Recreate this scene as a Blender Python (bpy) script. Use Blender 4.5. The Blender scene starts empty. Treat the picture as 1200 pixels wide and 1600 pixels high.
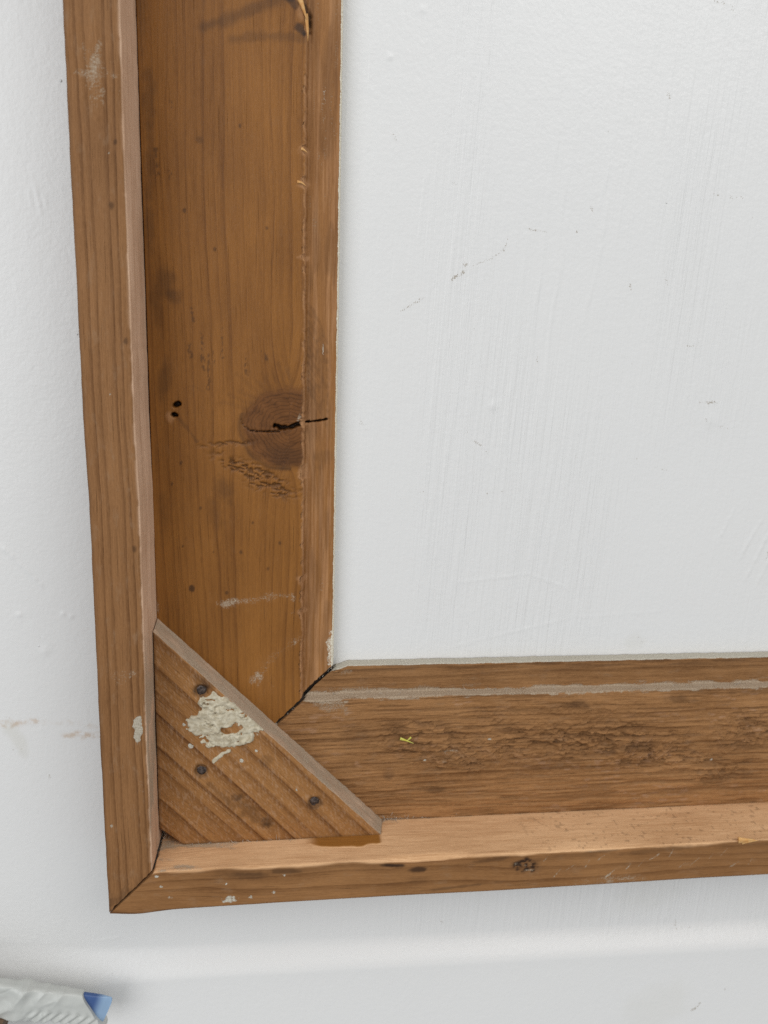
import bpy, math, random
import numpy as np
from mathutils import Matrix, Vector

# ------------------------------------------------------------------ camera, world, lights, exposure
sc = bpy.context.scene
col = sc.collection
MM = 0.001                                   # everything below is modelled in millimetres

cam_d = bpy.data.cameras.new('camera')
cam = bpy.data.objects.new('camera', cam_d); col.objects.link(cam)
cam_d.sensor_fit = 'VERTICAL'; cam_d.sensor_height = 36.0; cam_d.sensor_width = 27.0
cam_d.lens = 27.03
cam_d.clip_start = 0.01; cam_d.clip_end = 50
RM = ((0.99258, -0.11847, 0.02738), (0.00278, -0.20299, -0.97918), (0.12156, 0.97199, -0.20116))
m = Matrix.Identity(4)
for i in range(3):
    m[i][0] = RM[0][i]; m[i][1] = -RM[1][i]; m[i][2] = -RM[2][i]
m[0][3], m[1][3], m[2][3] = 59.36454*MM, -263.25773*MM, 184.61647*MM
cam.matrix_world = m
cam_d.dof.use_dof = True
cam_d.dof.focus_distance = 0.246
cam_d.dof.aperture_fstop = 13.0
sc.camera = cam

w = bpy.data.worlds.new('World'); sc.world = w; w.use_nodes = True
w.node_tree.nodes['Background'].inputs[0].default_value = (0.93, 0.97, 1.0, 1)
w.node_tree.nodes['Background'].inputs[1].default_value = 0.37

def area(name, loc, target, size, energy, colr):
    d = bpy.data.lights.new(name, 'AREA'); d.shape = 'RECTANGLE'
    d.size, d.size_y = size; d.energy = energy; d.color = colr
    o = bpy.data.objects.new(name, d); col.objects.link(o)
    o.location = loc
    o.rotation_euler = (Vector(target)-Vector(loc)).to_track_quat('-Z', 'Y').to_euler()
    return o
area('window_light', (0.95, -1.45, 1.55), (0.08, 0, 0.12), (1.5, 1.4), 21.0, (1.0, 0.98, 0.95))
area('room_light', (-1.15, -1.6, 0.75), (0.08, 0, 0.1), (1.6, 1.6), 22.0, (0.97, 0.985, 1.0))

sc.view_settings.view_transform = 'Standard'; sc.view_settings.look = 'None'
sc.view_settings.exposure = 0.05; sc.view_settings.gamma = 1.0
sc.view_settings.use_curve_mapping = False
sc.cycles.max_bounces = 6
sc.cycles.use_denoising = False               # keep the fine grain of wood and paint

# ------------------------------------------------------------------ numeric helpers
def _h(ix, iy, seed):
    n = (ix.astype(np.int64)*374761393 + iy.astype(np.int64)*668265263 + seed*1274126177) & 0xffffffff
    n = ((n ^ (n >> 13))*1103515245) & 0xffffffff
    n = ((n ^ (n >> 16))*2654435761) & 0xffffffff
    return ((n ^ (n >> 15)) & 0xffffff)/float(0xffffff)
def vn(x, y, seed=0):
    x = np.asarray(x, float); y = np.asarray(y, float)
    x, y = np.broadcast_arrays(x, y)
    fx = np.floor(x); fy = np.floor(y); tx = x-fx; ty = y-fy
    tx = tx*tx*tx*(tx*(tx*6-15)+10); ty = ty*ty*ty*(ty*(ty*6-15)+10)
    a = _h(fx, fy, seed); b = _h(fx+1, fy, seed); c = _h(fx, fy+1, seed); d = _h(fx+1, fy+1, seed)
    return (a*(1-tx)+b*tx)*(1-ty)+(c*(1-tx)+d*tx)*ty
def fbm(x, y, seed=0, o=3):
    s = 0; a = 0.5; t = 0
    for i in range(o):
        s = s+a*vn(x*2**i+17.3*i, y*2**i+9.1*i, seed+i*31); t += a; a *= 0.5
    return s/t
def sst(a, b, x):
    t = np.clip((x-a)/(b-a), 0, 1); return t*t*(3-2*t)
def _local(fn, x, y, x0, x1, y0, y1):
    x, y = np.broadcast_arrays(x, y); out = np.zeros(x.shape)
    m_ = (x > x0) & (x < x1) & (y > y0) & (y < y1)
    if m_.any(): out[m_] = fn(x[m_], y[m_])
    return out
def blob(x, y, cx, cy, rx, ry, ang=0, soft=0.3, rag=0.0, rs=1.0, seed=0):
    """soft ragged ellipse, 1 inside"""
    c, s = math.cos(math.radians(ang)), math.sin(math.radians(ang))
    R = max(rx, ry)*(1.05+soft+rag)
    def f(x, y):
        dx = x-cx; dy = y-cy
        a = (dx*c+dy*s)/rx; b = (-dx*s+dy*c)/ry
        d = np.sqrt(a*a+b*b)
        if rag: d = d+rag*(fbm(x*rs, y*rs, seed+77, 3)-0.5)*2
        return 1-sst(1-soft, 1+soft, d)
    return _local(f, x, y, cx-R, cx+R, cy-R, cy+R)
def segd(x, y, p0, p1):
    p0 = np.array(p0, float); p1 = np.array(p1, float); v = p1-p0; L = v@v
    t = np.clip(((x-p0[0])*v[0]+(y-p0[1])*v[1])/L, 0, 1)
    return np.hypot(x-p0[0]-t*v[0], y-p0[1]-t*v[1]), t
def line(x, y, pts, wd, rag=0.0, rs=1.0, seed=0, soft=0.4):
    """ragged stroke through pts, 1 on the line"""
    out = 0
    R = wd*(1.05+soft)+rag
    for p0, p1 in zip(pts[:-1], pts[1:]):
        def f(x, y):
            d, t = segd(x, y, p0, p1)
            if rag: d = d+rag*(fbm(x*rs, y*rs, seed+5, 2)-0.5)*2
            return 1-sst(wd*(1-soft), wd*(1+soft), d)
        out = np.maximum(out, _local(f, x, y, min(p0[0], p1[0])-R, max(p0[0], p1[0])+R, min(p0[1], p1[1])-R, max(p0[1], p1[1])+R))
    return out

# ------------------------------------------------------------------ mesh helpers
def grid_mesh(name, P, closed=False, caps=False, flip=False, attrs=None, keep=None):
    n, k = P.shape[:2]
    idx = np.arange(n*k).reshape(n, k)
    if closed: idx = np.concatenate([idx, idx[:, :1]], 1)
    a = idx[:-1, :-1]; b = idx[:-1, 1:]; c = idx[1:, 1:]; d = idx[1:, :-1]
    q = np.stack([a, d, c, b] if flip else [a, b, c, d], -1).reshape(-1, 4)
    if keep is not None:
        q = q[keep.reshape(-1)]
    V = P.reshape(-1, 3)*MM
    nv = len(V)
    loops = q.reshape(-1); starts = np.arange(len(q))*4; tot = np.full(len(q), 4)
    if caps:
        e0 = P[0]*MM; e1 = P[-1]*MM
        V = np.concatenate([V, e0, e1])
        l0 = np.arange(nv, nv+k); l1 = np.arange(nv+k, nv+2*k)
        if flip: l1 = l1[::-1]
        else: l0 = l0[::-1]
        starts = np.concatenate([starts, [len(loops), len(loops)+k]])
        loops = np.concatenate([loops, l0, l1]); tot = np.concatenate([tot, [k, k]])
    me = bpy.data.meshes.new(name)
    me.vertices.add(len(V)); me.vertices.foreach_set('co', V.astype(np.float32).reshape(-1))
    me.loops.add(len(loops)); me.loops.foreach_set('vertex_index', loops.astype(np.int32))
    me.polygons.add(len(starts)); me.polygons.foreach_set('loop_start', starts.astype(np.int32))
    sm = np.ones(len(starts), bool)
    if caps: sm[-2:] = False
    me.polygons.foreach_set('use_smooth', sm)
    me.update(calc_edges=True)
    for an, av in (attrs or {}).items():
        kk = av.shape[-1]; flat = av.reshape(-1, kk)
        if caps: flat = np.concatenate([flat, av[0].reshape(-1, kk), av[-1].reshape(-1, kk)])
        if kk == 3:
            at = me.attributes.new(an, 'FLOAT_VECTOR', 'POINT'); at.data.foreach_set('vector', flat.astype(np.float32).reshape(-1))
        else:
            at = me.attributes.new(an, 'FLOAT_COLOR', 'POINT'); at.data.foreach_set('color', flat.astype(np.float32).reshape(-1))
    me.validate()
    return me
def obj(name, me, mat, parent=None):
    o = bpy.data.objects.new(name, me); col.objects.link(o)
    if mat: me.materials.append(mat)
    if parent: o.parent = parent
    return o
def tag(o, label=None, cat=None, kind=None, group=None):
    if label: o['label'] = label
    if cat: o['category'] = cat
    if kind: o['kind'] = kind
    if group: o['group'] = group
    return o

# ------------------------------------------------------------------ node helpers
class NT:
    def __init__(s, name):
        s.m = bpy.data.materials.new(name); s.m.use_nodes = True
        s.t = s.m.node_tree; s.t.nodes.clear()
        s.out = s.t.nodes.new('ShaderNodeOutputMaterial'); s.b = s.t.nodes.new('ShaderNodeBsdfPrincipled')
        s.t.links.new(s.b.outputs[0], s.out.inputs[0])
    def put(s, sock, v):
        if isinstance(v, bpy.types.NodeSocket): s.t.links.new(v, sock)
        elif v is not None:
            if hasattr(sock.default_value, '__len__') and len(sock.default_value) == 4 and len(v) == 3: v = (*v, 1)
            sock.default_value = v
    def attr(s, n):
        a = s.t.nodes.new('ShaderNodeAttribute'); a.attribute_name = n; return a
    def sep(s, v):
        a = s.t.nodes.new('ShaderNodeSeparateXYZ'); s.put(a.inputs[0], v); return a.outputs
    def comb(s, x, y, z):
        a = s.t.nodes.new('ShaderNodeCombineXYZ')
        for i, v in enumerate((x, y, z)): s.put(a.inputs[i], v)
        return a.outputs[0]
    def math(s, op, a, b=None, c=None, clamp=False):
        n = s.t.nodes.new('ShaderNodeMath'); n.operation = op; n.use_clamp = clamp
        for i, v in enumerate((a, b, c)):
            if v is not None: s.put(n.inputs[i], v)
        return n.outputs[0]
    def noise(s, vec, detail=3, rough=0.55, scale=1.0):
        n = s.t.nodes.new('ShaderNodeTexNoise'); s.put(n.inputs['Vector'], vec)
        n.inputs['Scale'].default_value = scale; n.inputs['Detail'].default_value = detail
        n.inputs['Roughness'].default_value = rough
        return n.outputs[0]
    def ss(s, v, a, b, lo=0.0, hi=1.0):
        n = s.t.nodes.new('ShaderNodeMapRange'); n.interpolation_type = 'SMOOTHSTEP'
        s.put(n.inputs[0], v); s.put(n.inputs[1], a); s.put(n.inputs[2], b); s.put(n.inputs[3], lo); s.put(n.inputs[4], hi)
        return n.outputs[0]
    def mix(s, f, a, b, mode='MIX'):
        n = s.t.nodes.new('ShaderNodeMix'); n.data_type = 'RGBA'; n.blend_type = mode; n.clamp_factor = True
        s.put(n.inputs[0], f); s.put(n.inputs[6], a); s.put(n.inputs[7], b)
        return n.outputs[2]
    def ramp(s, f, stops):
        n = s.t.nodes.new('ShaderNodeValToRGB'); s.put(n.inputs[0], f)
        e = n.color_ramp.elements
        while len(e) < len(stops): e.new(0.5)
        for i, (p, c) in enumerate(stops):
            e[i].position = p; e[i].color = (*c, 1) if hasattr(c, '__len__') else (c, c, c, 1)
        return n.outputs[0]
    def bump(s, hgt, dist, strength=1.0):
        n = s.t.nodes.new('ShaderNodeBump'); s.put(n.inputs['Height'], hgt)
        n.inputs['Distance'].default_value = dist; n.inputs['Strength'].default_value = strength
        s.t.links.new(n.outputs[0], s.b.inputs['Normal']); return n
    def done(s, colr, rough=0.5, spec=0.5):
        s.put(s.b.inputs['Base Color'], colr); s.put(s.b.inputs['Roughness'], rough)
        s.b.inputs['Specular IOR Level'].default_value = spec
        return s.m

def wood_material(name, light, dark, period, late=0.6, fibre=0.5, tone=0.5, rough=0.5, seed=0.0, warp=1.0,
                  pale=(0.44, 0.27, 0.17), spec=0.15, bump=0.00014, wear=0.3, paints=((0.38, 0.345, 0.28), (0.60, 0.56, 0.47))):
    n = NT(name)
    x, y, z = n.sep(n.attr('gc').outputs['Vector'])
    w1 = n.noise(n.comb(n.math('MULTIPLY', x, 0.13), n.math('MULTIPLY', y, 0.014), seed), 3)
    xr = n.math('ADD', x, n.math('MULTIPLY', n.math('SUBTRACT', w1, 0.5), 2.2*warp))
    w2 = n.noise(n.comb(n.math('MULTIPLY', xr, 0.45/period), 0.0, seed+3.1), 2)
    ph = n.math('ADD', n.math('DIVIDE', xr, period), n.math('MULTIPLY', n.math('SUBTRACT', w2, 0.5), 2.6))
    fr = n.math('FRACT', ph)
    lw = n.ramp(fr, [(0.0, 0.12), (0.08, 0.0), (0.5, 0.12), (0.84, 0.75), (0.93, 1.0), (1.0, 0.12)])
    wn = n.t.nodes.new('ShaderNodeTexWhiteNoise'); wn.noise_dimensions = '1D'
    n.put(wn.inputs['W'], n.math('ADD', n.math('FLOOR', ph), seed*7.7))
    rs = n.math('MULTIPLY_ADD', wn.outputs[0], 0.75, 0.25)
    fb = n.noise(n.comb(n.math('MULTIPLY', x, 2.4), n.math('MULTIPLY', y, 0.07), seed+9), 4, 0.65)
    fb2 = n.noise(n.comb(n.math('MULTIPLY', x, 4.2), n.math('MULTIPLY', y, 0.55), seed+19), 4, 0.7)
    br = n.noise(n.comb(n.math('MULTIPLY', x, 0.07), n.math('MULTIPLY', y, 0.022), seed+29), 4, 0.6)
    f = n.math('MULTIPLY', n.math('MULTIPLY', lw, rs), late)
    f = n.math('ADD', f, n.math('MULTIPLY', n.math('SUBTRACT', fb, 0.5), fibre*1.3))
    f = n.math('ADD', f, n.math('MULTIPLY', n.math('SUBTRACT', fb2, 0.5), fibre*1.15))
    f = n.math('ADD', f, n.math('MULTIPLY', n.math('SUBTRACT', br, 0.5), tone*1.6))
    f = n.math('ADD', f, 0.28, clamp=True)
    c = n.mix(f, light, dark)
    # hairline dark checks that follow the grain
    ck = n.noise(n.comb(n.math('MULTIPLY', x, 3.3), n.math('MULTIPLY', y, 0.045), seed+41), 2, 0.5)
    ck = n.ss(ck, 0.66, 0.74)
    c = n.mix(n.math('MULTIPLY', ck, 0.45), c, tuple(v*0.45 for v in dark))
    # blotchy grey handling wear
    wr = n.noise(n.comb(n.math('MULTIPLY', x, 0.35), n.math('MULTIPLY', y, 0.12), seed+51), 5, 0.7)
    c = n.mix(n.ss(wr, 0.52, 0.78, 0, wear), c, (0.30, 0.185, 0.105))
    mb = n.attr('mb'); kx, kd, gl = n.sep(mb.outputs['Color']); tr = mb.outputs['Alpha']
    ma = n.attr('ma'); du, pa, dk = n.sep(ma.outputs['Color']); pt = ma.outputs['Alpha']
    # knot: fine concentric rings
    kn = n.noise(n.comb(n.math('MULTIPLY', x, 0.35), n.math('MULTIPLY', y, 0.35), seed+61), 3)
    kr = n.math('FRACT', n.math('ADD', n.math('DIVIDE', kd, 1.2), n.math('MULTIPLY', kn, 2.6)))
    kr = n.ramp(kr, [(0, 0.1), (0.55, 0.25), (0.85, 1.0), (1.0, 0.1)])
    kc = n.mix(n.math('ADD', n.math('MULTIPLY', kr, 0.58), n.math('MULTIPLY', n.math('SUBTRACT', kn, 0.40), 1.6), clamp=True), (0.165, 0.064, 0.018), (0.056, 0.020, 0.005))
    c = n.mix(kx, c, kc)
    pv = n.math('ADD', n.math('MULTIPLY', n.math('SUBTRACT', fb, 0.5), 1.5), n.math('MULTIPLY', n.math('SUBTRACT', br, 0.5), 1.3))
    pv = n.math('ADD', pv, n.math('MULTIPLY', n.math('MULTIPLY', lw, rs), 0.30))
    pv = n.math('ADD', pv, n.math('MULTIPLY', n.math('SUBTRACT', fb2, 0.5), 0.9))
    pc = n.mix(n.math('ADD', pv, 0.3, clamp=True), pale, tuple(v*q for v, q in zip(pale, (0.55, 0.44, 0.34))))
    c = n.mix(pa, c, pc)
    c = n.mix(dk, c, (0.035, 0.017, 0.009))
    c = n.mix(n.math('MULTIPLY', tr, 0.55), c, (0.07, 0.033, 0.014))
    g1 = n.noise(n.comb(n.math('MULTIPLY', x, 1.7), n.math('MULTIPLY', y, 1.7), seed+71), 4, 0.7)
    dm = n.ss(n.math('ADD', du, n.math('MULTIPLY', n.math('SUBTRACT', g1, 0.5), 0.9)), 0.38, 0.78)
    dm = n.math('MULTIPLY', dm, n.ss(du, 0.0, 0.15))
    dc = n.mix(n.ss(g1, .3, .7), (0.30, 0.225, 0.155), (0.50, 0.41, 0.305))
    c = n.mix(n.math('MULTIPLY', dm, 0.85), c, dc)
    pm = n.ss(n.math('ADD', pt, n.math('MULTIPLY', n.math('SUBTRACT', g1, 0.5), 0.7)), 0.42, 0.62)
    pm = n.math('MULTIPLY', pm, n.ss(pt, 0.0, 0.15))
    c = n.mix(pm, c, n.mix(n.ss(g1, .3, .7), *paints))
    c = n.mix(n.math('MULTIPLY', gl, 0.92), c, n.mix(fb, (0.34, 0.135, 0.014), (0.19, 0.066, 0.006)))
    r = n.math('ADD', rough, n.math('MULTIPLY', n.math('SUBTRACT', fb, 0.5), 0.25))
    r = n.math('ADD', r, n.math('MULTIPLY', n.math('MAXIMUM', du, pa), 0.35), clamp=True)
    r = n.math('SUBTRACT', r, n.math('MULTIPLY', gl, 0.35), clamp=True)
    hb = n.math('ADD', n.math('MULTIPLY', fb, 0.8), n.math('MULTIPLY', fb2, 0.7))
    hb = n.math('SUBTRACT', hb, n.math('MULTIPLY', ck, 0.6))
    hb = n.math('ADD', hb, n.math('MULTIPLY', n.math('MAXIMUM', dm, pm), n.math('MULTIPLY', g1, 1.2)))
    n.bump(hb, bump, 0.8)
    return n.done(c, r, spec)

def plain_material(name, c1, c2, scale, rough=0.6, bump=0.0, spec=0.4, detail=4, metallic=0.0):
    n = NT(name)
    tc = n.t.nodes.new('ShaderNodeTexCoord')
    f = n.noise(tc.outputs['Object'], detail, 0.6, scale)
    c = n.mix(n.ss(f, 0.3, 0.7), c1, c2)
    if bump: n.bump(f, bump)
    n.b.inputs['Metallic'].default_value = metallic
    return n.done(c, rough, spec)

def wall_material():
    n = NT('white_wall_paint')
    tc = n.t.nodes.new('ShaderNodeTexCoord'); v = tc.outputs['Object']
    x, y, z = n.sep(v)
    ma = n.attr('ma'); mk, br, wm = n.sep(ma.outputs['Color'])
    b = n.noise(v, 3, 0.5, 14)
    c = n.mix(b, (0.722, 0.720, 0.712), (0.742, 0.738, 0.724))
    g = n.noise(v, 3, 0.7, 1900)
    g2 = n.noise(v, 3, 0.6, 420)
    m1 = n.math('MULTIPLY', n.ss(n.math('ADD', mk, n.math('MULTIPLY', n.math('SUBTRACT', g, 0.5), 2.3)), 0.56, 0.78), n.ss(mk, 0.02, 0.2))
    c = n.mix(n.math('MULTIPLY', m1, 0.8), c, (0.29, 0.24, 0.175))
    m2 = n.math('MULTIPLY', br, n.ss(g2, 0.35, 0.65))
    c = n.mix(n.math('MULTIPLY', m2, 0.7), c, (0.52, 0.37, 0.24))
    c = n.mix(n.math('MULTIPLY', wm, 0.35), c, (0.60, 0.585, 0.52))
    # roller stipple, paint nibs, vertical brush hairs
    st = n.noise(v, 2, 0.5, 700)
    st2 = n.noise(v, 2, 0.5, 260)
    bh = n.noise(n.comb(n.math('MULTIPLY', n.math('ADD', x, n.math('MULTIPLY', z, -0.05)), 1100.0), n.math('MULTIPLY', y, 1100.0), n.math('MULTIPLY', z, 22.0)), 3, 0.6)
    vo = n.t.nodes.new('ShaderNodeTexVoronoi'); vo.inputs['Scale'].default_value = 62; n.put(vo.inputs['Vector'], v)
    vw = n.t.nodes.new('ShaderNodeTexWhiteNoise'); vw.noise_dimensions = '3D'; n.put(vw.inputs['Vector'], vo.outputs['Position'])
    rad = n.math('MULTIPLY', n.ss(vw.outputs[0], 0.45, 1.0), 0.036)
    nib = n.math('SUBTRACT', 1.0, n.ss(n.math('DIVIDE', vo.outputs['Distance'], n.math('ADD', rad, 0.0005)), 0.2, 1.0))
    h = n.math('ADD', n.math('MULTIPLY', st, 0.5), n.math('MULTIPLY', st2, 0.45))
    h = n.math('ADD', h, n.math('MULTIPLY', n.math('MULTIPLY', bh, ma.outputs['Alpha']), 1.9))
    h = n.math('ADD', h, n.math('MULTIPLY', nib, 2.2))
    n.bump(h, 0.00018, 1.0)
    return n.done(c, 0.36, 0.5)

# ------------------------------------------------------------------ the wall (with its moulded rail at the foot)
def axis(lo, d0, d1, hi, step, far):
    a = np.arange(d0, d1+step*0.5, step)
    return np.concatenate([np.linspace(lo, d0, far)[:-1], a, np.linspace(a[-1], hi, far)[1:]])
def build_wall():
    xs = axis(-420, -64, 292, 640, 0.6, 24); zs = axis(-150, -112, 318, 620, 0.6, 18)
    X, Z = np.meshgrid(xs, zs)
    out = np.zeros_like(X)
    # foot moulding: the surface swells forward and turns upright again
    zc = -46.8-0.020*(X-97)
    wd = 5.0+5.0*np.exp(-((X+70)/50)**2)
    out += 5.4*(1-sst(-1, 1, (Z-zc)/wd))
    flat = sst(-1.0, 1.6, (Z-zc)/wd)
    out += 0.10*6*np.log1p(np.exp(np.clip((zc-Z)/6, -20, 60)))
    # uneven hand-brushed paint
    out += 0.55*(fbm(X/70, Z/90, 3, 3)-0.5)
    out += 0.04*(fbm(X/3.2, Z/4.0, 5, 3)-0.5)
    brush = sst(0.35, 0.75, fbm(X/40+3, Z/120, 8, 2))*flat*sst(20, 90, X)
    xw = X-0.11*Z+0.9*np.sin(Z/33)
    out += (brush+.3*flat*sst(30, 90, X))*0.24*(fbm(xw/1.1, Z/55, 11, 3)-0.5)
    for (x0, z0, x1, z1, hh, wq) in ((148, 300, 141, 170, .10, .5), (155, 290, 146, 190, .08, .45), (166, 240, 160, 195, .10, .5), (151, 230, 143, 120, .09, .5),
                                    (170, 300, 163, 235, .06, .5), (178, 300, 168, 215, .06, .4), (137, 225, 133, 90, .05, .5), (104, 245, 101, 222, .10, .4),
                                    (86, 290, 84, 262, .08, .4), (96, 280, 95, 250, .06, .4), (228, 112, 236, 128, .12, .5), (231, 104, 241, 126, .14, .5), (236, 102, 245, 123, .14, .5),
                                    (219, 118, 224, 132, .10, .5), (242, 100, 250, 121, .12, .5), (120, 104, 146, 107, .07, .5), (146, 107, 162, 101, .07, .5), (118, 79, 165, 90, .05, .5), (165, 90, 200, 92, .04, .5),
                                    (-35.5, 117.5, -24.5, 103.5, .16, .45), (-37, 118.5, -33, 114.5, .10, .8), (-29, 92, -21, 81, .07, .5), (-18.5, 233, -17.5, 224, .08, .4), (-20.5, 231, -20, 226, .07, .4), (-16, 230, -15.5, 226, .07, .4), (-12, -36, -4, -35.2, .10, .5)):
        def f(x, z):
            d, t = segd(x+0.5*np.sin(z/6.0), z, (x0, z0), (x1, z1))
            return 1.9*hh*np.exp(-(d/wq)**2)*(0.4+0.9*vn(t*14, 0*t, int(abs(x0*3+z0))))*np.sin(np.clip(t, 0.02, .98)*np.pi)**0.3
        out += _local(f, X, Z, min(x0, x1)-3, max(x0, x1)+3, min(z0, z1)-3, max(z0, z1)+3)
    d, t = segd(X+1.2*np.sin(Z/3.1), Z, (-28, -12), (-23, -31)); out -= 0.10*np.exp(-(d/0.4)**2)
    # small dents and blisters
    for (x, z, r, hh) in ((210.3, 164.5, 3.0, .22), (129.4, 168, 1.4, .25), (-24.8, 80.6, 1.6, .25), (215, 213, 2.5, .12), (-18, 94, .7, .3), (-32.4, 94, .8, .3), (-15.5, 93, .6, .3), (250, 210, 3, .15), (100, 290, 1, .2), (90, 276, .8, .3)):
        out += hh*np.exp(-(((X-x)/r)**2+((Z-z)/r)**2))
    P = np.stack([X, -out, Z], -1)
    # marks: grey scuffs, brown drips, cream smudges
    mk = np.zeros_like(X); br = np.zeros_like(X); wm = np.zeros_like(X)
    for pts, wq, s in (([(96, 198.5), (99.5, 201), (104, 203.5)], .55, .8), ([(113, 209.5), (116.5, 212), (117.6, 215)], .7, 1.0), ([(119, 214), (126, 217), (130, 219.5)], .4, .8), ([(130, 219.5), (131.5, 223)], .55, .9), ([(137.5, 226.8), (144, 226.2)], .45, .85),
                       ([(159.5, 234.9), (160, 233.8)], .7, 1), ([(175.3, 210.4), (176, 209)], .6, 1), ([(203, 241), (205.5, 240.6)], .55, .9), ([(208.5, 240.4), (213, 240.2)], .4, .75), ([(205.5, 170.8), (212, 170.4)], .55, .9), ([(208, 168), (209, 164)], .4, .8), ([(214, 162), (219, 161.3)], .4, .75),
                       ([(197.5, 190.4), (204, 190.2)], .45, .85), ([(123, 155.6), (126, 154)], .7, .8), ([(120.5, 159.5), (122, 156)], .55, .65), ([(128, 152), (129, 151)], .6, .9), ([(83, 162), (85.4, 159)], .7, .7), ([(129, 137), (135, 138.2)], .45, .8), ([(103, 138.4), (107, 137)], .45, .7), ([(97, 137), (98, 134)], .5, .6),
                       ([(157, 151), (165, 150)], .4, .65), ([(190, 147), (196, 146)], .45, .7), ([(144, 186), (144.6, 183)], .5, .85), ([(191, 81.5), (193, 79.8)], 1.0, .62), ([(239, 112), (240, 115)], .6, .8), ([(180, 222), (182, 220)], .6, .6), ([(187, 215), (189, 211)], .8, .6), ([(195, 300), (199, 299)], .5, .85), ([(201, 299), (203, 297)], .6, .8),
                       ([(183, 271), (183.4, 270)], .5, .9), ([(120, 281), (120.6, 280)], .5, .7), ([(92, 254), (92.6, 252)], .6, .75), ([(112, 240), (113, 239.6)], .5, .8), ([(-39, 56), (-34, 55.6)], .5, .6), ([(-34.5, 44), (-38, 43.9)], .4, .7), ([(-26.3, 33.5), (-26, 32.5)], .5, .9), ([(-37, 146), (-36.5, 144)], .5, .6),
                       ([(219.8, -43), (219.6, -47)], .6, .85), ([(118.5, -37.3), (121.5, -37.5)], .45, .7), ([(226.5, -80.5), (230, -77.8)], .7, .95), ([(241, -72), (242, -71.3)], .6, .85), ([(184, -86), (182.5, -95)], .45, .5), ([(200, -80), (214, -70)], .5, .4)):
        mk = np.maximum(mk, .73*s*line(X, Z, pts, wq*.95, 0.6, 0.9, 3, .9))
    rng = np.random.RandomState(5)
    for i in range(110):
        x, z = rng.uniform(-45, 270), rng.uniform(-90, 300); r = rng.uniform(.2, .42)
        mk = np.maximum(mk, rng.uniform(.4, .9)*blob(X, Z, x, z, r*1.2, r*rng.uniform(.7, 1.4), 0, .7))
    for pts, wq, s in (([(-44, 54.2), (-35, 53.6)], 1.1, .9), ([(-35, 53.8), (-29, 54.6)], .9, .8), ([(-29, 54), (-14, 53)], .7, .25), ([(-19.5, 48.4), (-9, 48.6), (-1, 49)], 1.2, .85), ([(-12, 51.5), (-1, 51)], 1.0, .4)):
        br = np.maximum(br, s*line(X, Z, pts, wq, 0.8, 0.5, 9, 0.7))
    wm = np.maximum(wm, line(X, Z, [(-39, 53), (-35, 47), (-34.5, 43)], 2.0, 1.0, .3, 4, .6))
    wm = np.maximum(wm, 0.5*blob(X, Z, 190, 80, 4, 3, 0, .5, .4, .4, 2)); wm = np.maximum(wm, 0.4*blob(X, Z, 205, -30, 14, 7, 10, .6, .5, .1, 2)); wm = np.maximum(wm, 0.5*blob(X, Z, 212, -78, 16, 8, 25, .6, .6, .12, 6))
    al = 0.05+0.25*sst(40, 110, X)*flat+.9*brush
    me = grid_mesh('wall', P, attrs={'ma': np.stack([mk, br, wm, al], -1)})
    o = obj('wall', me, wall_material()); tag(o, kind='structure'); o['label'] = 'white painted wall with brush marks, scuffs and a rounded moulding at its foot'
    return o
build_wall()

# ------------------------------------------------------------------ the frame
H2, H1, H0, W, U1, U2 = 31.26, 8.27, 5.02, 75.0, 14.6, 63.8
frame = bpy.data.objects.new('picture_frame', None); col.objects.link(frame)
frame.empty_display_size = 0.05
tag(frame, 'brown stained wooden frame corner seen from behind, lying flat against the white wall', 'frame')

M_ST = wood_material('stile_wood', (0.292, 0.120, 0.025), (0.120, 0.043, 0.008), 2.6, late=0.42, fibre=0.66, tone=0.6, rough=0.42, seed=1.0, warp=1.6, pale=(0.46, 0.245, 0.115), spec=0.22, wear=0.10, paints=((0.55, 0.49, 0.37), (0.80, 0.75, 0.63)))
M_SE = wood_material('stile_edge_wood', (0.300, 0.146, 0.058), (0.120, 0.050, 0.016), 3.4, late=0.6, fibre=0.8, tone=0.45, rough=0.55, seed=5.0, warp=0.7, wear=0.6, paints=((0.30, 0.25, 0.185), (0.52, 0.47, 0.38)), pale=(0.82, 0.57, 0.40))
M_RA = wood_material('rail_wood', (0.370, 0.188, 0.076), (0.125, 0.051, 0.015), 3.0, late=0.5, fibre=1.1, tone=0.8, rough=0.72, wear=0.5, seed=9.0, warp=1.2, bump=0.00028)
M_RE = wood_material('rail_edge_wood', (0.325, 0.158, 0.060), (0.120, 0.048, 0.014), 4.6, late=0.55, fibre=0.65, tone=0.7, rough=0.55, seed=13.0, warp=2.5, wear=0.45, pale=(0.82, 0.52, 0.29))
M_BL = wood_material('corner_block_wood', (0.385, 0.185, 0.064), (0.110, 0.040, 0.010), 6.8, late=1.0, fibre=0.75, tone=0.35, rough=0.6, seed=21.0, warp=0.6, pale=(0.72, 0.55, 0.41), bump=0.0002)

def resample(pts, step):
    """pts: (u, h, step_scale) corners -> dense polyline"""
    U, Hh = [], []
    for (a, b) in zip(pts[:-1], pts[1:]):
        L = math.hypot(b[0]-a[0], b[1]-a[1]); n = max(1, int(round(L/(step*a[2]))))
        for i in range(n):
            t = i/n; U.append(a[0]+(b[0]-a[0])*t); Hh.append(a[1]+(b[1]-a[1])*t)
    return np.array(U), np.array(Hh)

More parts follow.
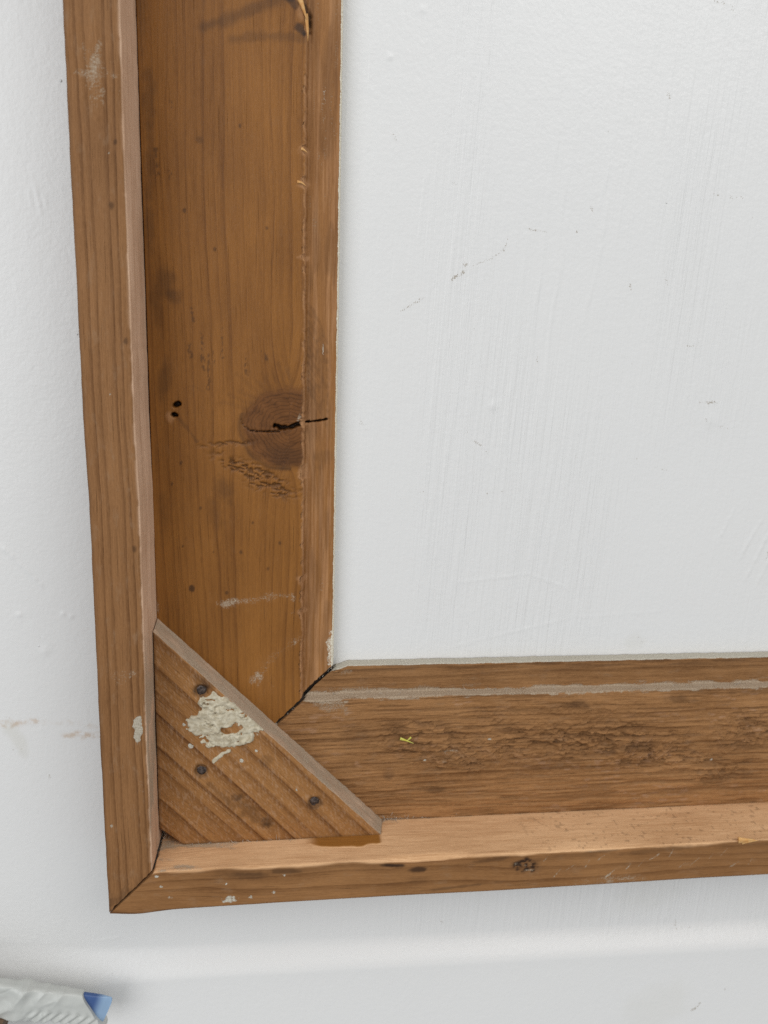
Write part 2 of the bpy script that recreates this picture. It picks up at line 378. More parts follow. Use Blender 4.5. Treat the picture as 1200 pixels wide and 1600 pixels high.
def build_board(name, prof, vertical, smax, send, fields, mat, parent, gap):
    pu, ph = resample(prof, 0.33)
    k = len(pu)
    tu = np.roll(pu, -1)-np.roll(pu, 1); th = np.roll(ph, -1)-np.roll(ph, 1)
    L = np.hypot(tu, th)+1e-9; nu, nh = -th/L, tu/L          # outward for a profile running up, across, down
    rows = int(smax/0.33)
    t = np.concatenate([np.linspace(0, 1, rows), 1+np.linspace(0, 1, 6)[1:]])[:, None]
    rag = gap*(.25+.75*sst(0, 2.5, pu)) + 0.62*sst(0, 2, pu)*(fbm(pu*1.4, ph*0.5, 4 if vertical else 8, 4)-0.45)*2 + 0.25*sst(.62, .8, vn(pu*1.7, ph, 12 if vertical else 13))
    s0 = np.maximum(pu, 0)+rag
    s = np.where(t <= 1, s0[None]+(smax-s0[None])*np.minimum(t, 1), smax+(send-smax)*(t-1))
    u = np.broadcast_to(pu, s.shape).copy(); h = np.broadcast_to(ph, s.shape).copy()
    NU = np.broadcast_to(nu, s.shape); NH = np.broadcast_to(nh, s.shape)
    top = np.clip(NH, 0, 1)
    F = fields(u, s, h, NU, NH)
    uu = u+NU*F['d']+F.get('du', 0); hh = h+NH*F['d']+F.get('dh', 0)
    hh = np.maximum(hh, 0.15)
    P = np.stack([uu, -hh, s], -1) if vertical else np.stack([s, -hh, uu], -1)
    nar = (u > U2-.1)
    gc = np.stack([F['g']+nar*(H1-h)*1.0, s, h], -1)
    me = grid_mesh(name, P, closed=True, caps=True, flip=vertical,
                   attrs={'gc': gc, 'ma': np.stack([F['dust'], F['pale'], F['dark'], F['paint']], -1),
                          'mb': np.stack([F['knot'], F['kd'], F['glue'], F['torn']], -1)})
    return obj(name, me, mat, parent)

def zeros(u): return {k: np.zeros_like(u) for k in ('d', 'dust', 'pale', 'dark', 'paint', 'knot', 'kd', 'glue', 'torn')}
MAIN = [(U1+.15, .3, 4), (U1+.15, H1-.15, 1), (U1+.3, H1, 1), (U2-.2, H1, 1), (U2+.15, H1-.25, .7), (U2+.75, H0+.3, .7), (U2+1.15, H0, 1), (W-.5, H0, 1), (W, H0-.45, 1), (W, .3, 8), (U1+.15, .3, 1)]
EDGE = [(0, .3, 6), (0, H2-.9, .8), (.25, H2-.3, .8), (.9, H2, 1), (U1-.75, H2, 1), (U1-.2, H2-.3, .8), (U1-.02, H2-.9, 1), (U1, 5.0, 8), (U1, .3, 10), (0, .3, 1)]

def f_stile(u, s, h, NU, NH):
    F = zeros(u); top = sst(0.5, 0.9, NH)
    on = (u < U2+.1)*top
    lip = (u > U2+.9)*top
    side = (u > U2-.1)*(u < U2+1.2)*(1-top)
    edge = sst(.5, .9, NU)*(u > W-.6)
    d = 0.05*(fbm(u/9, s/60, 1, 3)-.5)*top + 0.035*(fbm(u*1.3, s/14, 2, 3)-.5)*top
    d += 0.10*(fbm(u*1.6, s/9, 6, 3)-.5)*lip
    g = u + 1.6*(fbm(u/26, s/75, 41, 2)-.5)*2 + 0.018*(s-120)*np.sin(u/17)
    # knot cut through by the rebate
    kx, kz = 58.9, 159.6
    dx, dz = (u-kx), (s-kz)
    q = np.sqrt((dx/1.18)**2+(dz*np.where(dz > 0, .94, 1.0))**2)+1.3*(fbm(u/6, s/6, 3, 2)-.5)
    F['kd'] = q
    km = (1-sst(11.4, 14.2, q+1.2*(fbm(u/2, s/2, 13, 2)-.5)))
    F['knot'] = np.where(u < U2+.5, km*.92, .5*(1-sst(7, 13, q+2*(fbm(u*.8, s/5, 8, 2)-.5))))
    rim = np.exp(-((q-13.5)/.6)**2)*(dx < 1)*(dz < 5)
    F['dark'] += .45*rim*on
    F['dark'] += .35*blob(u, s, 57.5, 150.5, 6.0, 4.0, -15, .4, .3, .3, 4)*on
    push = np.exp(-(q/17)**2)
    g += push*6.5*np.sign(dx-.3)*np.exp(-np.abs(dx)/9)
    # check running through the knot and across the lip
    ck = line(u, s, [(46.4, 158.9), (49, 158.6), (55.8, 158.75)], .22, .12, 1.2, 2)
    ck = np.maximum(ck, line(u, s, [(46.4, 158.9), (44.2, 160.4), (43.6, 162.5)], .14, .1, 1, 3)*.5)
    big = line(u, s, [(54.6, 160.7), (56.4, 159.9), (59.4, 160.1), (61.5, 161.0), (64.0, 161.7)], .62, .45, .8, 4)
    big = np.maximum(big, line(u, s, [(64, 161.7), (67.5, 162.0), (71.6, 162.7)], .26, .22, .9, 7)*.8)
    hole = blob(u, s, 23.3, 166.9, 1.25, .85, 15, .2, .3, .8, 5); hole2 = blob(u, s, 22.2, 163.5, 1.2, .7, -10, .25, .45, .8, 6)
    pit = np.maximum(hole, hole2)
    d -= top*(1.2*ck+3.4*big+3.2*pit)
    F['dark'] = np.maximum(F['dark'], top*np.maximum(.7*ck, .97*big)); F['dark'] = np.maximum(F['dark'], .96*pit*top)
    F['pale'] += .55*blob(u, s, 21.0, 162.6, 1.3, 1.9, 15, .3, .4, .6, 3)*on*(1-pit)
    # torn fibres below the knot
    T = np.maximum(blob(u, s, 48.5, 143.4, 13.5, 3.0, -28, .5, .6, .25, 9), .7*blob(u, s, 39, 154.4, 7, .9, 4, .5, .7, .4, 3))
    T = np.maximum(T, .5*blob(u, s, 57, 139.3, 7, 3.0, -28, .5, .6, .25, 9))
    ca, sa = math.cos(math.radians(-14)), math.sin(math.radians(-14))
    ur, sr = u*ca+s*sa, -u*sa+s*ca
    tn = sst(.48, .62, fbm(ur*.7, sr*2.0, 15, 4))*T*on
    d -= .7*tn; F['torn'] = np.clip(tn*1.3, 0, 1)
    # resin scars and dark dashes above the knot
    for (a, b, wq) in (((28.4, 197), (29.2, 193), .45), ((31.5, 190), (31.8, 178), .5), ((33.6, 183), (33.4, 172), .5), ((38, 191), (38, 182), .35), ((45.2, 184), (45.3, 176), .35), ((27.5, 186), (28, 182), .6), ((35, 184), (35.3, 180), .4), ((23.5, 259), (24, 255), .4), ((19, 243), (19.3, 236), .5), ((23, 237), (23.1, 234), .35), ((50.3, 184.5), (51.8, 182.3), .5)):
        F['dark'] += .5*line(u, s, [a, b], wq, .5, .8, int(a[0]*7))*on*sst(.35, .6, vn(u*2.2, s*1.1, 9))
    for k in range(9):
        a0 = math.radians(100+k*9-18)
        p0 = (58+math.cos(a0)*13.5, 160+math.sin(a0)*13.5); p1 = (58+math.cos(a0+.1)*(19+k % 3*2), 160+math.sin(a0+.1)*(19+k % 3*2))
        F['dark'] += .13*line(u, s, [p0, p1], .6, .7, .6, k, .9)*on
    F['dark'] += .38*blob(u, s, 19.6, 174.2, 1.9, 6.0, -8, .5, .3, .3, 6)*on
    rs = blob(u, s, 27.5, 163.5, 6.2, 9.5, -12, .06, .15, .15, 2); F['dark'] += .16*(np.exp(-((rs-.5)/.28)**2))*on*sst(-3, 4, u-27+.2*(s-163))
    F['dark'] += .3*line(u, s, [(23.5, 162.5), (27, 158.5), (29.2, 155.2)], .5, .4, .8, 6)*on
    # grey-blue stains near the raised edge
    for (x, z, rx, rz, a, v) in ((17.6, 257, 1.6, 9, 0, .35), (17.3, 240, 1.4, 7, 0, .35), (16.6, 222, 1.3, 8, 0, .35), (20.8, 204.5, 2.6, 4.0, 0, .35), (23.5, 201, 2.0, 2.8, 30, .3), (17.5, 198, 1.6, 7, 0, .3), (17.8, 130, 1.4, 7, 0, .2), (38, 138.4, 3, 4, 0, .34), (35, 131, 2.5, 5, 0, .18), (44, 150, 3, 3, 0, .1), (16.3, 283, 1.6, 12, 0, .3)):
        F['dark'] += v*blob(u, s, x, z, rx, rz, a, .6, .6, .3, int(z))*on
    F['dark'] += .75*blob(u, s, 26.6, 105.2, 1.0, 1.25, 0, .25, .3, .8, 4)*on + .6*blob(u, s, 38.1, 103.6, .55, .7, 0, .3)*on + .35*blob(u, s, 32, 246.4, 1.1, 1.0, 0, .5)*on
    for (x, z, r) in ((43, 118, .5), (47, 128, .4), (52, 112, .5), (24, 120, .4), (30, 133, .4), (56, 121, .45), (21, 141, .4), (36, 215, .45), (27, 226, .5), (44, 251, .4), (52, 222, .4), (24, 148, .5), (34, 118, .3)):
        F['dark'] += .55*blob(u, s, x, z, r, r*1.4, 0, .4, .4, 1.2, int(x))*on
    # broken knot and pitch streaks at the top
    F['dark'] += .42*line(u, s, [(34, 277.5), (42, 280.5), (50, 284), (64, 290)], 1.5, 1.0, .3, 4, .7)*on
    F['dark'] += .30*line(u, s, [(42, 274.6), (52, 276.2), (64, 276.5)], 1.3, 1.0, .3, 5, .7)*on
    F['dark'] += .6*line(u, s, [(57, 288), (60.5, 285)], 1.1, .6, .6, 5)*on + .8*line(u, s, [(61.5, 279.5), (63.8, 278)], 1.2, .5, .7, 5)*on
    kb = blob(u, s, 64.2, 283, 1.1, 3.2, 10, .3, .5, .7, 3); F['dark'] = np.maximum(F['dark'], .85*kb); d -= 1.0*kb*top
    kb = blob(u, s, 61.8, 286.5, 1.2, 5, 10, .4, .5, .6, 5); F['pale'] += .8*kb*on; d += .4*kb*top
    # ragged arris of the rebate with pale torn fibres
    arris = np.exp(-((u-U2)/.5)**2)
    rg = sst(.42, .8, fbm(s/2.1, u*0+3, 21, 3))+.6*sst(.6, .8, vn(s/5.5, u*0+1, 22))
    F['du'] = -.8*arris*rg*top - .3*side*rg
    d += .22*arris*top*sst(.45, .7, fbm(s/1.3, u*2, 26, 3))
    F['pale'] += (.9+.4*rg)*np.exp(-((u-U2-.25+.3*(fbm(s/1.7, u*0, 24, 3)-.5))/.42)**2)
    F['pale'] += lip*(.22+.5*sst(.40, .68, fbm(u*1.7, s/22, 25, 3)))
    for (z, r) in ((245.3, 1.5), (235.6, 1.6), (144.8, 2.2), (161.8, 1.3), (214, 1), (108, 1.4), (96, 1.2)):
        b = blob(u, s, U2-.2, z, 1.6, r, 0, .4, .6, .8, int(z)); F['pale'] += .8*b; F['du'] = F['du']-.5*b*arris
    F['dust'] += .55*blob(u, s, 62.6, 162.9, 1.1, 1.9, 0, .3, .5, .8, 8)*on
    # chalky rubs low on the board, and paint on the lip's edge
    F['dust'] += .46*line(u, s, [(36, 99.5), (47, 101.5), (60, 102.5)], 1.6, 1.4, .3, 12, .8)*on
    F['dust'] += .40*line(u, s, [(47, 71), (54, 80), (63, 87)], 2.0, 1.2, .3, 13, .8)*on + .35*blob(u, s, 60, 96, 3, 1.2, 20, .6, .6, .5, 4)*on
    F['dust'] += .33*sst(.6, .8, fbm(u/4, s/9, 55, 3))*sst(130, 80, s)*on
    F['dust'] += .45*(u > 16)*np.exp(-((u-U1-.3)/.7)**2)*on + .4*np.exp(-((u-U1-.5)/.8)**2)*sst(120, 90, s)
    lipg = sst(.52, .7, fbm(u*1.1, s/7, 61, 3))
    F['dust'] += .42*lipg*lip*sst(.4, .6, fbm(u/3, s/30, 63, 2))
    F['dark'] += .25*lip*blob(u, s, 70, 149.5, 3.0, 3.0, 0, .5, .6, .5, 4) + .2*lip*sst(.5, .7, fbm(u/2.5, s/18, 64, 2))
    for k in range(11):
        z = 166+k*2.7; F['dark'] += .22*lip*line(u, s, [(65.2, z+7), (68.5, z+1.5), (71.5, z-6)], .45, .6, .6, k, .9)
    F['paint'] += 1.0*edge + .9*sst(.25, -.15, W-.62-u+.55*(fbm(s/3.0, u*0, 66, 4)-.5))*lip*0 + .9*sst(-.25, .15, u-(W-.62)+.45*(fbm(s/2.4, u*0, 66, 4)-.5))*(u > W-1.5)
    F['paint'] += .55*lip*blob(u, s, 73.6, 82, 1.3, 7, 0, .5, .6, .5, 2)+.5*lip*blob(u, s, 70, 186, .5, 3.5, 0, .5, .4, .5, 2)+.42*lip*blob(u, s, 69.5, 262, .8, 5, 0, .6, .5, .5, 2)
    sp = sst(.93, .985, vn(u*1.9, s*1.3, 71)); F['paint'] += .6*sp*lip*sst(67, 74, u)*sst(.4, .6, fbm(u, s/8, 73, 2))
    F['du'] = F['du']+.14*(fbm(s/2.6, u*0+5, 81, 3)-.5)*(u > W-.6)
    for key in ('dark', 'pale', 'dust'): F[key] = np.clip(F[key], 0, 1)
    F['d'] = d; F['g'] = g
    return F

def f_stile_edge(u, s, h, NU, NH):
    F = zeros(u); top = sst(.5, .9, NH); side = sst(.5, .9, NU)*(u > 5)
    along = np.where(side > .5, U1+(H2-h), u)
    g = along+.7*(fbm(u/15, s/90, 90, 2)-.5)*2+.004*(s-150)
    d = .05*(fbm(u/7, s/50, 91, 3)-.5)+.05*(fbm(u*1.4, s/8, 92, 3)-.5)
    d -= .10*sst(.6, .75, fbm(u*1.2+9, s/25, 93, 2))*top
    F['du'] = .35*(fbm(s/60, u*0, 94, 2)-.5)*2+.12*(fbm(s/5, u*0, 95, 3)-.5)*2
    F['pale'] += .88*side*(.85+.3*fbm(s/40, h/6, 96, 2))  # raw wood, coloured paler still for the light this step face catches
    ar = np.exp(-((u-U1)/.55)**2)*(h > H2-1.4)
    F['pale'] += .55*ar*sst(.4, .65, fbm(s/4, u*0, 97, 3))
    F['dust'] += .40*side*sst(.4, .7, fbm(s/22, h/9, 98, 3))+.3*side*sst(110, 70, s)
    # rubs and paint flecks on the face
    F['dust'] += .56*blob(u, s, 7.8, 257, 4.5, 7.5, 10, .9, .9, .45, 5)*top
    F['dust'] += .40*blob(u, s, 7.5, 83.5, 5, 3.0, 10, .6, .8, .4, 6)*top+.40*blob(u, s, 9.5, 37, 1.6, 3.2, 10, .5, .6, .6, 6)*top+.4*blob(u, s, 12, 46, 1.5, 4, 0, .6, .6, .5, 7)*top
    F['dust'] += .30*sst(.55, .8, fbm(u/2.6, s/7, 99, 4))*top*sst(.35, .6, fbm(u/20, s/45, 100, 2))
    b = blob(u, s, 11.9, 66.2, 1.5, 4.6, -3, .2, .35, .6, 8)*sst(.32, .45, vn(u*.9+s*.3, s*.5, 6)+.25); F['paint'] += .85*b*(h > H2-3); d += .25*b
    for (x, z, r) in ((2.4, 32.5, .7), (8, 171, .35), (10.5, 236, .35)):
        F['paint'] += .6*blob(u, s, x, z, r, r*1.2, 0, .5, .8, 1.4, int(z))*top
    for (x, z, r) in ((12.2, 239, .5), (10.5, 222.5, .7), (12.5, 125, .6), (13, 186, .6)): F['dark'] += .55*blob(u, s, x, z, r, r*1.5, 0, .4, .5, 1, int(z))*top
    F['dark'] += .28*np.exp(-((u-.2)/.7)**2)*(.5+fbm(s/12, u*0, 101, 2))
    F['dark'] += .35*sst(16, 6, s)*sst(.45, .65, fbm(u/1.6, s/2.2, 102, 3))*top
    ch = sst(.62, .75, fbm(s/6, u*0, 103, 3)); d -= .35*ch*ar*top
    for key in ('dark', 'pale', 'dust'): F[key] = np.clip(F[key], 0, 1)
    F['d'] = d; F['g'] = g
    return F

def f_rail(u, s, h, NU, NH):
    F = zeros(u); top = sst(0.5, 0.9, NH)
    on = (u < U2+.1)*top; lip = (u > U2+.9)*top
    side = (u > U2-.3)*(u < U2+1.3)*(1-top*.6); edge = sst(.5, .9, NU)*(u > W-.8)
    g = u+1.5*(fbm(u/24, s/110, 141, 2)-.5)*2-.010*(s-150)
    d = .10*(fbm(u/6, s/40, 142, 3)-.5)*top
    saw = fbm(u*1.05, s/11, 143, 3); d += .42*(saw-.5)*on + .14*(fbm(u*1.5, s/6, 144, 3)-.5)*lip
    d += .10*(fbm(u*.9, s*.55, 156, 3)-.5)*on
    fr = sst(.56, .70, fbm(u*1.25, s/16, 145, 2)); d -= .32*fr*on; F['torn'] = .5*fr*on
    # torn, plucked grain
    T = .9*blob(u, s, 168, 0, 1, 1)*0
    for (x, z, rx, rz, a, v) in ((175, 44, 38, 7.5, -6, 1.0), (112, 45, 22, 8, -8, .7), (236, 46, 14, 8, 0, .8), (140, 41, 20, 5, -5, .75), (200, 36, 22, 4, -2, .9), (120, 38, 16, 3.5, -8, .7), (160, 55, 40, 4, 0, .35), (225, 29, 14, 3.5, 4, .7)):
        T = np.maximum(T, v*blob(s, u, x, z, rx, rz, a, .6, .5, .08, int(x)))
    n1 = fbm(u*.62, s*.20, 146, 3); n2 = fbm(u*.9+3, s*.55, 147, 3)
    tn = (sst(.52, .66, n1)*.7+sst(.56, .68, n2)*.7)*T*on
    d -= 1.0*tn; d += .6*sst(.55, .75, fbm(u*.7+8, s*.33, 148, 3))*T*on
    pit = sst(.60, .70, fbm(u*.30+s*.06, s*.085, 171, 4))*T*on; d -= 1.0*pit*(.4+fbm(u*.8, s*.4, 172, 3)); tn = np.maximum(tn, .8*pit)
    fib = sst(.60, .72, fbm(u*1.6+.25*s*np.sin(s/19), s/5.0, 173, 3))*sst(.35, .6, fbm(u/8, s/22, 174, 2)); d += .45*fib*on*T
    F['pale'] += .3*fib*on*T
    F['torn'] = np.clip(F['torn']+.8*tn, 0, 1)
    F['dust'] += .40*sst(.6, .78, fbm(u*.8, s*.3, 149, 3))*T*on
    for (x, z, rx, rz, v) in ((166, 59, 4, 1.6, .55), (205, 60, 4, 1.2, .4), (100, 50, 4, 4, .22), (84, 49, 5, 4, .22), (96, 33, 2, 2, .4), (112, 26, 4, 1, .45), (190, 41, 8, 2.2, .45), (228, 27, 12, 1.6, .35), (240, 62, 12, 1.0, .35)):
        F['dark'] += v*blob(s, u, x, z, rx, rz, 0, .6, .7, .3, int(x))*on
    F['dust'] += .55*blob(s, u, 76, 60.5, 9, 2.6, -12, .6, .8, .4, 3)*on + .35*blob(s, u, 118, 41.5, 14, 1.4, -4, .6, .8, .4, 5)*on+.3*blob(s, u, 130, 36.5, 22, 1, -2, .7, .8, .3, 5)*on
    for (x, z, r) in ((133, 46, .5), (222, 34, .5), (109, 38.5, .5)): F['paint'] += .8*blob(s, u, x, z, r*1.3, r, 20, .3, .5, 1, int(x))*on
    F['pale'] += .5*sst(.66, .76, fbm(u*.9, s*.25, 150, 3))*on*sst(.4, .65, fbm(u/9, s/25, 151, 2))
    # dusty step and painted inner edge
    st = np.exp(-((u-U2-.45)/.75)**2)
    F['dust'] += (.55+.45*fbm(s/7, u*0, 152, 3))*st + .62*np.exp(-((u-U2-1.6)/2.2)**2)*sst(.25, .7, fbm(u*.6, s/9, 153, 3))
    F['dust'] += .62*np.exp(-((u-U2+.6)/1.0)**2)*sst(.45, .75, fbm(u*.8, s/4, 175, 4))*on
    rg = fbm(s/2.2, u*0+3, 154, 3); F['du'] = (rg-.5)*.9*np.exp(-((u-U2)/.6)**2)*top - .5*sst(90, 72, s)*np.exp(-((u-U2)/1.2)**2)
    F['pale'] += .5*np.exp(-((u-U2+.15)/.3)**2)*sst(.5, .65, rg)
    F['dark'] += .13*lip+.30*lip*sst(70, 73.5, u)*sst(.4, .65, fbm(u, s/14, 155, 3))
    F['paint'] += .80*edge+.62*np.exp(-((u-W+.15)/.35)**2)*(.6+.6*fbm(s/3.1, u*0, 157, 3))+.3*lip*sst(.9, .98, vn(u*1.2, s*.9, 158))*sst(72, 74, u)
    F['dust'] += .4*edge
    F['dust'] += .5*blob(s, u, 80, 72.6, 3, 1.4, 10, .5, .6, .6, 3)*lip+.4*blob(s, u, 140, 72.3, 6, .8, 10, .6, .6, .6, 3)*lip
    F['du'] = F['du']+.35*(fbm(s/3.0, u*0+5, 159, 3)-.5)*(u > W-.6)-1.3*sst(81, 75.5, s)*(u > W-1.6)
    # dust and a broken dark line along the seam under the raised edge
    F['dust'] += .6*np.exp(-((u-U1-.4)/.6)**2)*sst(150, 95, s); F['dark'] += .5*np.exp(-((u-U1-.2)/.45)**2)*sst(.4, .6, fbm(s/5, u*0, 160, 2))
    for key in ('dark', 'pale', 'dust'): F[key] = np.clip(F[key], 0, 1)
    F['d'] = d; F['g'] = g
    return F

def f_rail_edge(u, s, h, NU, NH):
    F = zeros(u); top = sst(.5, .9, NH); side = sst(.5, .9, NU)*(u > 5)
    along = np.where(u > U1-.4, U1+(H2-h), u)
    g = along+2.2*(fbm(along/14, s/55, 190, 2)-.5)*2+.012*(s-120)
    d = .10*(fbm(along/5, s/35, 191, 3)-.5)+.06*(fbm(along*1.2, s/7, 192, 3)-.5)
    # worn, waney arris between face and step
    wv = .7*(fbm(s/26, u*0, 193, 2)-.45)*2+.5*(fbm(s/6, u*0, 194, 3)-.5)+1.0*np.exp(-((s-112)/16)**2)-.4*np.exp(-((s-235)/30)**2)
    ar = np.exp(-((along-U1)/1.5)**2); F['du'] = -np.clip(wv, -.3, 1.6)*ar*(u > 10); d -= .5*np.clip(wv, 0, 2)*ar
    F['du'] = F['du']-1.0*np.exp(-((s-9)/8)**2)*sst(3, 0, u)+.25*(fbm(s/70, u*0, 195, 2)-.5)*2*sst(4, 0, u)
    bound = U1-.5+1.0*(fbm(s/13, u*0, 196, 3)-.5)*2
    F['pale'] += .95*sst(-.5, .7, along-bound-wv*.6)
    F['dark'] += .22*np.exp(-((along-bound+1.2+wv*.5)/1.3)**2)*sst(.4, .6, fbm(s/16, u*0, 197, 2))
    low = U1+(H2-h)
    F['dust'] += side*(.30*sst(.5, .7, fbm(low/4, s/9, 198, 3))+.5*sst(4.5, .5, h-H1)*sst(120, 60, s)+.45*sst(70, 18, s)*sst(.35, .6, fbm(low/5, s/12, 199, 3)))
    # amber glue that ran out under the corner block
    gl = 1-sst(-.25, .25, (h-(20.2+3.0*np.sin(np.clip((s-67)/27, 0, 1)*np.pi)**.6+1.2*(fbm(s/3.5, u*0, 200, 2)-.5))))
    gl = gl*sst(64, 70, s)*sst(92.6, 91.2, s)*side; F['glue'] = gl; d += .3*gl
    for (x, z, rx, rz, a, v) in ((95.1, 12.6, 4.2, .8, -4, .85), (104.1, 10.3, 3.0, .9, 0, .85), (142.3, 9.4, 5.2, 3.0, 0, .3), (46, 11.5, 6, 1.3, -3, .45), (58, 12.4, 5, .9, -4, .4), (190, 12.8, 14, .9, 3, .3), (130, 12.6, 6, .7, 5, .4), (104, 6.0, 4, 1.6, 0, .2), (171, 14.0, 6, .7, 3, .5), (118, 2.6, 12, .5, 4, .4)):
        F['dark'] += v*blob(s, u, x, z, rx, rz, a, .5, .5, .4, int(x))*top
    kk = blob(s, u, 142.6, 9.4, 4.0, 2.6, -5, .3, .4, .4, 3)*top; F['dust'] += .30*kk; F['dark'] += .8*kk*sst(.30, .55, fbm(s*.8, u*.9, 205, 3)); d -= .3*kk
    for (x, z, r, v) in ((39.5, 3.2, 1.6, .66), (46.5, 3.1, .8, .6), (17, 9.2, .6, .7), (16, 13, .6, .7), (54, 4.6, .7, .6), (38, 8.7, .6, .6), (20, 5, .7, .5), (58, 11, .5, .6)):
        F['paint'] += v*blob(s, u, x, z, r*1.5, r*.9, 12, .5, 1.0, .9, int(x*3))*top
    for k in range(16):
        a = (150+k*5.2, 13-(k*7 % 9)*.8); F['dust'] += .5*line(s, u, [a, (a[0]-1.5-k % 3, a[1]-2.2-k % 2)], .3, .2, 1, k)*top
    F['dust'] += .42*blob(s, u, 175, 2.2, 18, 2.2, 2, .6, .7, .25, 4)*top+.3*sst(.55, .8, fbm(u/2.2, s/6, 206, 4))*top
    F['dust'] += .5*blob(s, u, 166, 14.4, 5, .8, 0, .5, .5, .5, 4)*top
    F['dark'] += .45*side*sst(.80, .9, vn(s*.9, h*.8, 207))*sst(130, 165, s)*.7
    for key in ('dark', 'pale', 'dust'): F[key] = np.clip(F[key], 0, 1)
    F['d'] = d; F['g'] = g
    return F

upright = build_board('upright', MAIN, True, 297, 470, f_stile, M_ST, frame, .7)
build_board('raised_edge', EDGE, True, 297, 470, f_stile_edge, M_SE, upright, .62)
crossbar = build_board('crossbar', MAIN, False, 262, 470, f_rail, M_RA, frame, .9)
build_board('raised_edge', EDGE, False, 262, 470, f_rail_edge, M_RE, crossbar, .62)
upright['label'] = 'smooth orange brown upright with a split knot'; crossbar['label'] = 'rough sawn crossbar with torn grain'

# dark strip added deep in the mitre, painting in the gap's shade
M_MS = plain_material('mitre_shade_dark', (0.016, 0.010, 0.007), (0.035, 0.022, 0.013), 900, 0.8, 0.0002)
def gap_shade_strip():
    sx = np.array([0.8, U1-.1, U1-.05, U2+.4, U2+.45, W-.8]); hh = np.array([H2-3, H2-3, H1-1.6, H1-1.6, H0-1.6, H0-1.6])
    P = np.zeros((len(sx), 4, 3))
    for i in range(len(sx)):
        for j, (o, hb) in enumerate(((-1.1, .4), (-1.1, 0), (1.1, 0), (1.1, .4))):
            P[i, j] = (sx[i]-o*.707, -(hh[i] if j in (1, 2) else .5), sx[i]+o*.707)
    return grid_mesh('mitre_shade', P, closed=True, caps=True)
obj('mitre_shade', gap_shade_strip(), M_MS, frame)

